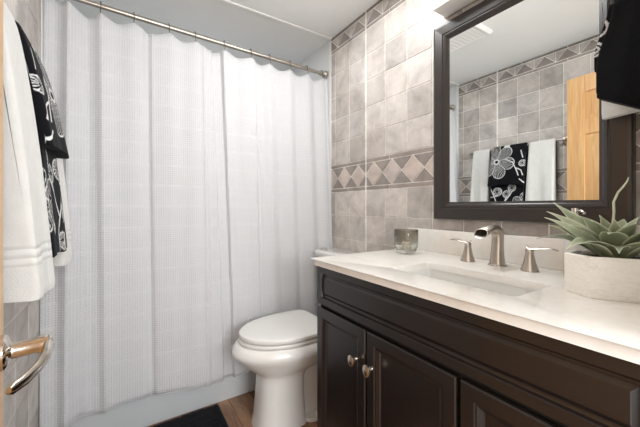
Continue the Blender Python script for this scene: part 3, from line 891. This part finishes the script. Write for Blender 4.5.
# ------------------------------------------------------------------ wall mirror
t = thing('wall_mirror', (W-0.02, 0.575, 1.05), 'large mirror in a stepped dark espresso frame above the vanity', 'mirror')
MY0, MY1, MZ0, MZ1 = 0.243, 0.897, 1.056, 1.927
mb = MB()
PROF = [(0.0, 0.004), (0.0, 0.026), (0.004, 0.030), (0.012, 0.031), (0.046, 0.029), (0.049, 0.025), (0.052, 0.025), (0.056, 0.027), (0.064, 0.024), (0.068, 0.019), (0.076, 0.016), (0.078, 0.006)]
lo = []
for ins, h in PROF:
    x = W-h
    lo.append([(x, MY0+ins, MZ0+ins), (x, MY1-ins, MZ0+ins), (x, MY1-ins, MZ1-ins), (x, MY0+ins, MZ1-ins)])
mb.loft(lo, cap0=False, cap1=False); mb.build('frame', M['frame'], t, smooth=False)
MB().box(W-0.016, W-0.005, MY0+0.075, MY1-0.075, MZ0+0.075, MZ1-0.075).build('glass', M['mirror'], t, smooth=False)

# ------------------------------------------------------------------ vanity light
t = thing('vanity_light', (W-0.01, 0.575, 1.94), 'long white box light fixture with lit diffuser on the wall above the mirror', 'wall light')
MB().box(W-0.022, W-0.004, 0.30, 0.85, 1.955, 2.085, 0.003).build('back_plate', M['nickel'], t)
MB().box(W-0.105, W-0.022, 0.32, 0.832, 1.965, 2.075, 0.006).build('diffuser', M['diffuser'], t)
MB().box(W-0.112, W-0.022, 0.315, 0.837, 1.950, 1.9645, 0.002).build('lower_rail', M['trim'], t)
MB().box(W-0.112, W-0.022, 0.315, 0.837, 2.0755, 2.090, 0.002).build('upper_rail', M['trim'], t)

# ------------------------------------------------------------------ candle holder
CX, CY = 1.066, 0.946
gl = MB()
prof = [(0.0, 0.0), (0.033, 0.0), (0.039, 0.003), (0.046, 0.014), (0.051, 0.033), (0.0525, 0.06), (0.0525, 0.104), (0.0515, 0.106), (0.0505, 0.104), (0.0505, 0.06), (0.049, 0.036), (0.042, 0.022), (0.032, 0.018), (0.0, 0.017)]
gl.lathe(prof, (CX, CY, CT+0.0003), 40)
tag(gl.build('candle_holder', M['smoke_glass'], origin=(CX, CY, CT)), 'smoky grey glass candle holder at the far end of the countertop', 'candle holder')
tl_ = MB().lathe([(0.0, 0.0), (0.019, 0.0), (0.020, 0.002), (0.020, 0.028), (0.018, 0.030), (0.012, 0.032), (0.0, 0.031)], (CX, CY, CT+0.0182), 24)
cdl = tag(tl_.build('tealight', M['wax']), 'small white candle inside the smoky glass holder', 'candle')
MB().tube([(CX, CY, CT+0.050), (CX+0.001, CY, CT+0.058)], 0.0012, 6).build('wick', M['rubber'], cdl)

# ------------------------------------------------------------------ soap dispenser behind the plant
PX, PY = 1.135, 0.356
t = thing('soap_dispenser', (PX, PY, CT), 'milky glass soap dispenser with metal pump behind the potted succulent', 'soap dispenser')
MB().lathe([(0.0, 0.0), (0.027, 0.0), (0.028, 0.003), (0.028, 0.014), (0.026, 0.016), (0.0, 0.016)], (PX, PY, CT+0.0002), 28).build('base', M['chrome'], t)
MB().lathe([(0.0, 0.016), (0.026, 0.016), (0.027, 0.024), (0.026, 0.10), (0.023, 0.122), (0.014, 0.134), (0.012, 0.140), (0.0, 0.140)], (PX, PY, CT), 30).build('bottle', M['soap_glass'], t)
pm = MB().lathe([(0.0, 0.140), (0.0145, 0.140), (0.0145, 0.152), (0.006, 0.154), (0.0055, 0.182), (0.010, 0.184), (0.010, 0.204), (0.0, 0.206)], (PX, PY, CT), 20)
pm.tube([(PX, PY, CT+0.196), (PX-0.02, PY-0.022, CT+0.196), (PX-0.028, PY-0.030, CT+0.190)], 0.0042, 10)
pm.build('pump', M['chrome'], t)

# ------------------------------------------------------------------ potted succulent
A = Vector((0.889, 0.252))
h6 = [(-120, 0.068), (-60, 0.125), (0, 0.068), (60, 0.068), (120, 0.125)]
P2 = A; pts6 = [A]
P1 = A - Vector((math.cos(R(-120)), math.sin(R(-120))))*0.068
poly = [P1, P2]
cur_ = P2
for a, l_ in ((-60, 0.125), (0, 0.085), (60, 0.068), (120, 0.125)):
    cur_ = cur_ + Vector((math.cos(R(a)), math.sin(R(a))))*l_; poly.append(cur_)
cx = sum(p.x for p in poly)/6; cy = sum(p.y for p in poly)/6
t = thing('potted_succulent', (cx, cy, CT), 'grey-green succulent in a white hexagonal plaster planter on the countertop', 'potted plant')
PZ = 0.997
def hx_(k, z): return [(cx+(p.x-cx)*k, cy+(p.y-cy)*k, z) for p in poly]
mb = MB(); mb.loft([hx_(0.985, CT+0.0003), hx_(1.0, CT+0.004), hx_(1.0, PZ-0.003), hx_(0.975, PZ), hx_(0.90, PZ), hx_(0.875, PZ-0.003), hx_(0.87, PZ-0.03)])
mb.build('planter', M['planter'], t, angle=25)
mb = MB(); mb.loft([hx_(0.86, PZ-0.029), hx_(0.86, PZ-0.010), hx_(0.5, PZ-0.006)]); mb.build('soil', M['soil'], t)

LG = lin((122, 131, 101)); LE = lin((196, 201, 176)); LB = lin((152, 160, 124))
def leaf(base, tip, width, bow, thick=0.0045, tone=1.0, roll=0.0, pale=0.0):
    """pointed fleshy leaf along a curve from base to tip; bow lifts its middle, width is half the widest part"""
    nl, nw = 18, 8
    mb = MB().use_tint()
    b, e = Vector(base), Vector(tip)
    c = (b*0.5+e*0.5) + Vector((0, 0, bow))*2
    up_rows, dn_rows = [], []
    for i in range(nl+1):
        s_ = i/nl
        p = b*(1-s_)**2 + c*2*s_*(1-s_) + e*s_*s_
        d = ((c-b)*(1-s_) + (e-c)*s_).normalized()
        w_ = max(0.0006, width*(0.50+0.50*math.sin(math.pi*min(1.0, s_*1.15+0.05)**0.9))*(1-s_**3.0)**0.9)
        side = Vector((-d.y, d.x, 0)).normalized()
        if roll: side = Matrix.Rotation(R(roll), 3, d) @ side
        nrm = d.cross(side).normalized()
        if nrm.z < 0 and not roll: nrm.negate()
        ru, rd = [], []
        for j in range(nw+1):
            u = (j/nw-0.5)*2
            cup = 0.22*w_*(abs(u)**1.6)
            th = thick*(1-abs(u)**2.2)*(1-0.7*s_)
            q = p + side*(u*w_) + nrm*cup
            g = min(1, abs(u)**6*0.9+0.75*s_**8 + pale)
            col = tuple((LG[k]*(1-g)+LE[k]*g)*tone for k in range(3))
            if s_ < 0.25: col = tuple(col[k]*(s_/0.25)+LB[k]*(1-s_/0.25)*tone for k in range(3))
            ru.append(mb.v(q + nrm*th*0.35, col)); rd.append(mb.v(q - nrm*(th*0.65+0.0004), tuple(v*0.9 for v in col)))
        up_rows.append(ru); dn_rows.append(rd)
    for i in range(nl):
        for j in range(nw):
            mb.f((up_rows[i][j], up_rows[i][j+1], up_rows[i+1][j+1], up_rows[i+1][j]))
            mb.f((dn_rows[i][j], dn_rows[i+1][j], dn_rows[i+1][j+1], dn_rows[i][j+1]))
        mb.f((up_rows[i][0], up_rows[i+1][0], dn_rows[i+1][0], dn_rows[i][0])); mb.f((up_rows[i][nw], dn_rows[i][nw], dn_rows[i+1][nw], up_rows[i+1][nw]))
    mb.f(up_rows[0]+list(reversed(dn_rows[0]))); mb.f(list(reversed(up_rows[nl]))+dn_rows[nl])
    return mb.build('leaf', M['leaf'], t, angle=80)
rl = random.Random(21)
PCX, PCY = 0.972, 0.226
LEAVES = [  # base offset (x, y, z), tip, half width, bow, tone, pale, roll
 ((-0.004, 0.012, 0.012), (1.030, 0.372, 1.122), 0.0190, 0.008, 1.00, 0.10, -34),
 ((-0.006, 0.012, 0.008), (0.985, 0.372, 1.098), 0.0190, 0.012, 1.05, 0.35, -30),
 ((-0.008, 0.012, 0.004), (0.955, 0.366, 1.082), 0.0185, 0.012, 1.10, 0.40, -30),
 ((-0.010, 0.012, 0.000), (0.945, 0.350, 1.062), 0.0190, 0.012, 0.90, 0.05, -28),
 ((0.002, 0.014, -0.004), (0.985, 0.398, 1.020), 0.0170, 0.026, 0.75, 0.0, -22),
 ((-0.014, 0.010, -0.002), (0.868, 0.288, 1.012), 0.0280, 0.028, 1.05, 0.15, -14),
 ((-0.016, 0.004, 0.004), (0.880, 0.256, 1.030), 0.0200, 0.014, 0.95, 0.05, 0),
 ((-0.014, -0.006, 0.000), (0.876, 0.200, 1.012), 0.0220, 0.022, 0.88, 0.0, 0),
 ((-0.010, -0.012, 0.002), (0.900, 0.148, 1.034), 0.0220, 0.018, 0.95, 0.1, 10),
 ((-0.004, -0.016, 0.000), (0.945, 0.108, 1.035), 0.0200, 0.018, 0.95, 0.05, 0),
 ((0.004, -0.016, 0.002), (0.995, 0.096, 1.045), 0.0200, 0.016, 0.95, 0.1, 0),
 ((0.012, -0.012, 0.002), (1.050, 0.112, 1.050), 0.0200, 0.016, 1.0, 0.1, 0),
 ((0.016, -0.004, 0.002), (1.092, 0.180, 1.050), 0.0200, 0.018, 0.95, 0.05, 0),
 ((0.016, 0.006, 0.002), (1.090, 0.270, 1.050), 0.0200, 0.018, 0.95, 0.05, 0),
 ((0.010, 0.012, 0.004), (1.062, 0.325, 1.068), 0.0200, 0.016, 1.0, 0.1, -10),
 # the inner leaves
 ((-0.010, 0.008, 0.014), (0.928, 0.312, 1.062), 0.0240, 0.016, 1.0, 0.08, -16),
 ((-0.012, -0.002, 0.012), (0.898, 0.222, 1.050), 0.0270, 0.020, 1.02, 0.10, 0),
 ((-0.004, -0.012, 0.014), (0.935, 0.145, 1.060), 0.0240, 0.018, 1.0, 0.08, 8),
 ((0.008, -0.010, 0.014), (1.025, 0.140, 1.072), 0.0220, 0.014, 1.0, 0.08, 0),
 ((0.012, 0.004, 0.014), (1.055, 0.232, 1.080), 0.0220, 0.014, 1.0, 0.08, 0),
 ((0.002, 0.012, 0.016), (1.005, 0.305, 1.086), 0.0230, 0.014, 0.96, 0.05, -12),
 ((-0.006, 0.004, 0.020), (0.930, 0.262, 1.078), 0.0250, 0.014, 1.05, 0.12, -10),
 ((-0.004, -0.006, 0.020), (0.936, 0.186, 1.074), 0.0240, 0.014, 1.02, 0.10, 6),
 ((0.006, -0.002, 0.020), (1.012, 0.196, 1.088), 0.0200, 0.010, 1.0, 0.10, 0),
 ((0.002, 0.006, 0.020), (0.990, 0.262, 1.090), 0.0210, 0.010, 1.0, 0.10, 0),
 ((-0.002, 0.0, 0.022), (0.955, 0.226, 1.082), 0.0170, 0.008, 1.08, 0.15, 0),
]
for (bo, tip, wd, bow, tone, pale, roll) in LEAVES:
    leaf((PCX+bo[0], PCY+bo[1], PZ-0.010+bo[2]), tip, wd, bow, tone=tone, pale=pale, roll=roll)
sh = MB().use_tint()
sh_pts = [Vector((PCX, PCY, PZ)), Vector((0.970, 0.233, 1.06)), Vector((0.968, 0.230, 1.098)), Vector((0.966, 0.230, 1.122)), Vector((0.964, 0.222, 1.144)), Vector((0.962, 0.212, 1.158)), Vector((0.960, 0.206, 1.168)), Vector((0.960, 0.2035, 1.178))]
sh.tube(sh_pts, [(0.0042, 0.003), (0.0036, 0.0028), (0.0032, 0.0026), (0.003, 0.0025), (0.0028, 0.0022), (0.0026, 0.002), (0.002, 0.0016), (0.0008, 0.0008)], 8)
for q in sh.bm.verts: q[sh.tint] = (*LE, 1)
sh.build('shoot', M['leaf'], t)

# ------------------------------------------------------------------ towel ring beside the mirror with two towels
TRY, TRZ = 0.165, 1.74
t = thing('towel_ring', (W, TRY, TRZ), 'nickel towel ring on the wall right of the mirror, holding the black towel', 'towel ring')
MB().lathe([(0.0, 0.003), (0.024, 0.003), (0.024, 0.010), (0.012, 0.016), (0.009, 0.05), (0.012, 0.055), (0.012, 0.088), (0.0, 0.09)], (W, TRY, TRZ), 24, '-x').build('post', M['nickel'], t)
rg = MB(); rg.tube([(W-0.088, TRY+0.068*math.cos(R(a_)), TRZ-0.072+0.072*math.sin(R(a_))) for a_ in range(90, 451, 12)], 0.0045, 10); rg.build('ring', M['nickel'], t)
def hang(name, mat, spec, parent=None, tint=None, n=60, ang=60):
    """spec rows: z offset profile rows (z, x centre, half thickness, y0, y1, tilt in z from y0 to y1)"""
    mb = MB()
    if tint: mb.use_tint()
    loops, tt = [], []
    for (z, xc, hx2, y0_, y1_, tilt) in spec:
        lp, tn = [], []
        for i, (a, b) in enumerate(rrect(-1, 1, 0, 1, 0.30, 14)):
            y = y0_+(y1_-y0_)*b; x = xc+a*hx2 + 0.0035*math.sin(b*11+z*7)
            lp.append((x, y, z+tilt*(b-0.5))); tn.append(tint(y, z) if tint else None)
        loops.append(lp); tt.append(tn)
    mb.loft(loops, tints=tt if tint else None)
    return mb
def rows(z_top, z_bot, xc, h0, h1, y_top, y_bot, tilt, n=40):
    out = []
    for i in range(n+1):
        k = i/n; z = z_top+(z_bot-z_top)*k; e = smooth(0, 0.8, k)
        hx2 = h0+(h1-h0)*e
        if k > 0.965: hx2 *= 0.75
        if k < 0.03: hx2 *= 0.7
        out.append((z, xc, hx2, y_top[0]+(y_bot[0]-y_top[0])*e, y_top[1]+(y_bot[1]-y_top[1])*e, tilt*e))
    return out
bt = hang('x', None, rows(1.655, 1.343, 1.088, 0.026, 0.030, (0.112, 0.255), (0.088, 0.290), 0.125))
bt = tag(bt.build('hand_towel', M['terry_black'], angle=60), 'plain black towel hanging at the top right corner beside the mirror', 'towel', 'towels on the ring')
def pat_ring(y, z):
    m = 0
    for cy_, cz_, r_ in ((0.300, 1.545, 0.017), (0.296, 1.60, 0.022)):
        d = math.hypot(y-cy_, z-cz_)
        if abs(d-r_) < 0.003 or abs(d-r_*0.45) < 0.0025: m = 1
    return tuple(BLK[i]*(1-m)+WHT[i]*m for i in range(3))
ff = hang('x', None, rows(1.655, 1.487, 1.108, 0.012, 0.014, (0.14, 0.272), (0.16, 0.302), 0.0, n=80), tint=pat_ring)
ff.build('printed_fold', M['terry_print'], bt, angle=60)['label'] = 'black fold with white scroll print'
wt = hang('x', None, rows(1.640, 1.366, 1.146, 0.006, 0.018, (0.115, 0.235), (0.095, 0.296), -0.012))
tag(wt.build('hand_towel', M['terry_white'], angle=60), 'white towel showing below the black towel at the top right corner', 'towel', 'towels on the ring')

for o in bpy.data.objects:
    if '_o' in o: del o['_o']
